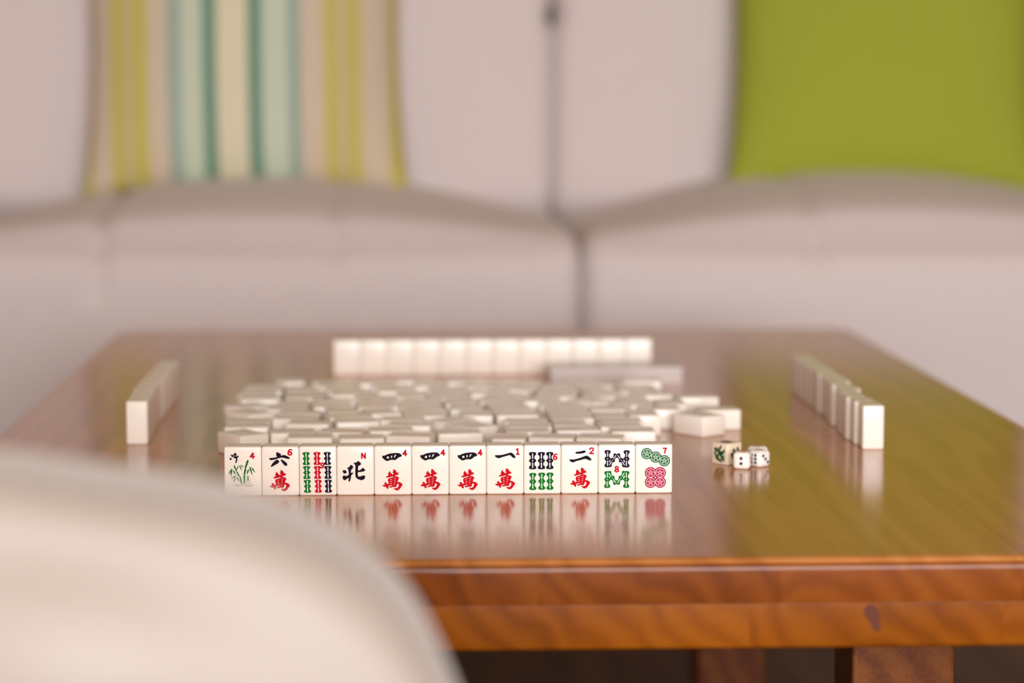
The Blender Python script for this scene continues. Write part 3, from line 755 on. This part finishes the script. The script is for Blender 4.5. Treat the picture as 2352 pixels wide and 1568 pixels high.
def inside(x, y):
    c = False
    for i in range(len(hw_)):
        a_, b_ = hw_[i], hw_[i - 1]
        if (a_.y > y) != (b_.y > y) and x < (b_.x - a_.x) * (y - a_.y) / (b_.y - a_.y) + a_.x: c = not c
    return c
bx = (min(p.x for p in hw_), max(p.x for p in hw_)); by = (min(p.y for p in hw_), max(p.y for p in hw_))
ymin = front[0].location.y + TD_ / 2 + 0.024
cnt = 0; xm = (bx[0] + bx[1]) / 2; ym = (by[0] + by[1]) / 2
def zone(x, y):
    u = (x - bx[0]) / (bx[1] - bx[0]); v = (y - by[0]) / (by[1] - by[0])
    lr = 'left part' if u < 0.34 else ('middle' if u < 0.67 else 'right part')
    fb = 'near half' if v < 0.36 else 'far half'
    return f'blank tile lying face down in the {lr} of the pile, {fb}'
angs = [90, 90, 86, 95, 0, 4, -6, 100, 80, 60, 30, 120, 45, 140, 15, 110]
yy = by[0]
while yy < by[1]:
    xx = bx[0] + rj.uniform(0, 0.002)
    while xx < bx[1]:
        if yy > ymin and inside(xx, yy):
            for k in range(2):
                a_ = R(rj.choice(angs) + rj.uniform(-6, 6))
                if free(xx, yy, a_, 0.0002):
                    lay(xx, yy, a_, zone(xx, yy), False); break
        xx += 0.003
    yy += 0.0015
tiles_ = [o for o in C.objects if o.get('group') == 'blank tiles lying face down in the loose pile' and not o['label'].startswith(('face-down tile with a corner', 'rightmost of', 'leftmost of', 'farthest of'))]
tiles_.sort(key=lambda o: o.location.y)
y0_ = tiles_[0].location.y - 0.012; rows_ = {}
for o in tiles_: rows_.setdefault(int((o.location.y - y0_) / 0.031), []).append(o)
for k, r_ in enumerate(sorted(rows_)):
    for q_, o in enumerate(sorted(rows_[r_], key=lambda o: o.location.x)):
        if o['label'].startswith('blank tile lying'):
            o['label'] = f'blank face-down pile tile, {ORD[q_]} from the left in the {ORD[k]} line from the front'
print('pile', len(pile), [len(v) for v in rows_.values()])

# ------------------------------------------------------------------ translucent grey lid
LID = bpy.data.materials.new('grey_clear_plastic'); LID.use_nodes = True
bb = LID.node_tree.nodes['Principled BSDF']; bb.inputs['Base Color'].default_value = srgb(214, 204, 200); bb.inputs['Roughness'].default_value = 0.25
bb.inputs['Alpha'].default_value = 0.8
nz = LID.node_tree.nodes.new('ShaderNodeTexNoise'); nz.inputs['Scale'].default_value = 30
bn = LID.node_tree.nodes.new('ShaderNodeBump'); bn.inputs['Strength'].default_value = 0.1
LID.node_tree.links.new(nz.outputs['Fac'], bn.inputs['Height']); LID.node_tree.links.new(bn.outputs['Normal'], bb.inputs['Normal'])
def lid_mesh(w_, d_, h_, t_=0.0012):
    bm = bmesh.new()
    box_bm(-w_ / 2, w_ / 2, -d_ / 2, d_ / 2, h_ - t_, h_, bm=bm)
    box_bm(-w_ / 2, w_ / 2, -d_ / 2, -d_ / 2 + t_, 0, h_ - t_, bm=bm); box_bm(-w_ / 2, w_ / 2, d_ / 2 - t_, d_ / 2, 0, h_ - t_, bm=bm)
    box_bm(-w_ / 2, -w_ / 2 + t_, -d_ / 2 + t_, d_ / 2 - t_, 0, h_ - t_, bm=bm); box_bm(w_ / 2 - t_, w_ / 2, -d_ / 2 + t_, d_ / 2 - t_, 0, h_ - t_, bm=bm)
    return bm_mesh(bm)
q = on_z(1408, 876)
lid = link('plastic_lid', lid_mesh(0.126, 0.044, 0.0165), LID, smooth=False)
lid.location = (q.x, q.y - 0.002, TOP); lid.rotation_euler = (0, 0, R(4))
tag(lid, 'shallow grey translucent plastic lid lying between the pile and the back row', 'lid')

# ------------------------------------------------------------------ dice
def die_mesh(s, r, seg=5):
    return rbox(s, s, s, r, seg)
def face_frame(side, s):
    """matrix that takes (x, -depth, z) mark meshes onto a side of the die whose base is at z=0"""
    up = Matrix.Translation((0, 0, s / 2))
    rots = {'front': Matrix.Identity(4), 'right': Matrix.Rotation(R(90), 4, 'Z'), 'left': Matrix.Rotation(R(-90), 4, 'Z'), 'top': Matrix.Rotation(R(-90), 4, 'X'), 'back': Matrix.Rotation(R(180), 4, 'Z')}
    return up @ rots[side] @ Matrix.Translation((0, -s / 2 - 0.00002, 0))
PIPS = {1: [(0, 0)], 2: [(0, .15), (0, -.15)], 3: [(-.20, .20), (0, 0), (.20, -.20)], 4: [(-.17, .17), (.17, .17), (-.17, -.17), (.17, -.17)],
        5: [(-.18, .18), (.18, .18), (-.18, -.18), (.18, -.18), (0, 0)], 6: [(-.15, .22), (.15, .22), (-.15, 0), (.15, 0), (-.15, -.22), (.15, -.22)]}
def die(px, py, ang, s, faces, label, mm=WHITE_DIE, r=0.0031):
    q = on_z(px, py); a = R(ang)
    o = link('die', die_mesh(s, r), mm); o.location = (q.x, q.y, TOP); o.rotation_euler = (0, 0, a)
    tag(o, label, 'die', 'dice beside the front row')
    for side, n in faces.items():
        for (u, v) in PIPS[n]:
            rad = s * (0.20 if n == 1 else 0.088)
            p = link('pip', shape_mesh([[circle(u * s, v * s, rad, 18)]]), DIE_RED if n in (1,) else BLACK, o, smooth=False)
            if n == 1: p['label'] = 'large red pip'
            p.matrix_local = face_frame(side, s)
    return o
die(1705, 1075.2, -17, 0.0128, {'front': 2, 'top': 1, 'right': 3, 'left': 4}, 'small white die showing two pips, nearest of the three')
die(1744, 1070.5, 38, 0.0126, {'left': 6, 'front': 3, 'top': 2}, 'small white die showing six and three pips, rightmost of the three')
die(1740, 1061.8, 38, 0.0126, {'left': 4, 'front': 2, 'top': 1}, 'small white die with a red pip on top, behind the other two')
q = on_z(1669, 1063.5)
wd = link('wind_die', die_mesh(0.0162, 0.0012, 3), CREAM_DIE); wd.rotation_euler = (0, 0, R(41)); wd.location = (q.x, q.y, TOP)
tag(wd, 'larger cream cube with a green character and black characters, left of the small dice', 'die', 'dice beside the front row')
s = 0.0162
def dglyph(side, strokes_, m_, label, scale=s / 100):
    g = [[stroke([((x - 50) * scale * 0.8, (53 - y) * scale * 0.85) for x, y in st], [w_ * scale * 1.25 for w_ in ws], n=4)] for st, ws in strokes_]
    o = link('character', shape_mesh(g), m_, wd, smooth=False); o.matrix_local = face_frame(side, s); o['label'] = label
FA = [([(62, 8), (52, 24), (36, 40)], [4, 9, 6]), ([(14, 28), (26, 34), (20, 46)], [9, 8, 5]), ([(30, 22), (26, 36), (12, 52)], [5, 9, 6]), ([(40, 36), (62, 46), (88, 34)], [6, 10, 5]), ([(84, 30), (80, 44), (66, 54)], [6, 7, 6]),
      ([(44, 46), (40, 60), (26, 70)], [7, 8, 8]), ([(48, 50), (62, 54), (60, 66)], [9, 10, 8]), ([(18, 56), (26, 76), (42, 86)], [7, 9, 9]), ([(34, 74), (44, 84), (30, 92)], [9, 9, 7]), ([(56, 64), (76, 72), (82, 88)], [8, 10, 8]),
      ([(84, 62), (72, 76), (60, 84)], [5, 7, 6]), ([(46, 88), (60, 92), (66, 100)], [7, 8, 3])]
dglyph('left', FA, DIE_GREEN, 'green character')
BK = [([(20, 56), (34, 50), (52, 46)], [9, 8, 6]), ([(38, 30), (48, 38), (52, 46)], [9, 8, 6]), ([(30, 66), (34, 74)], [11, 11]), ([(72, 20), (76, 34), (82, 36)], [6, 11, 7]), ([(64, 44), (66, 70), (84, 74)], [7, 8, 9])]
dglyph('front', BK, BLACK, 'black character')
dglyph('top', [([(20, 40), (50, 50), (80, 40)], [9, 10, 8]), ([(50, 20), (50, 80)], [9, 8]), ([(26, 66), (72, 70)], [7, 7])], BLACK, 'black character')
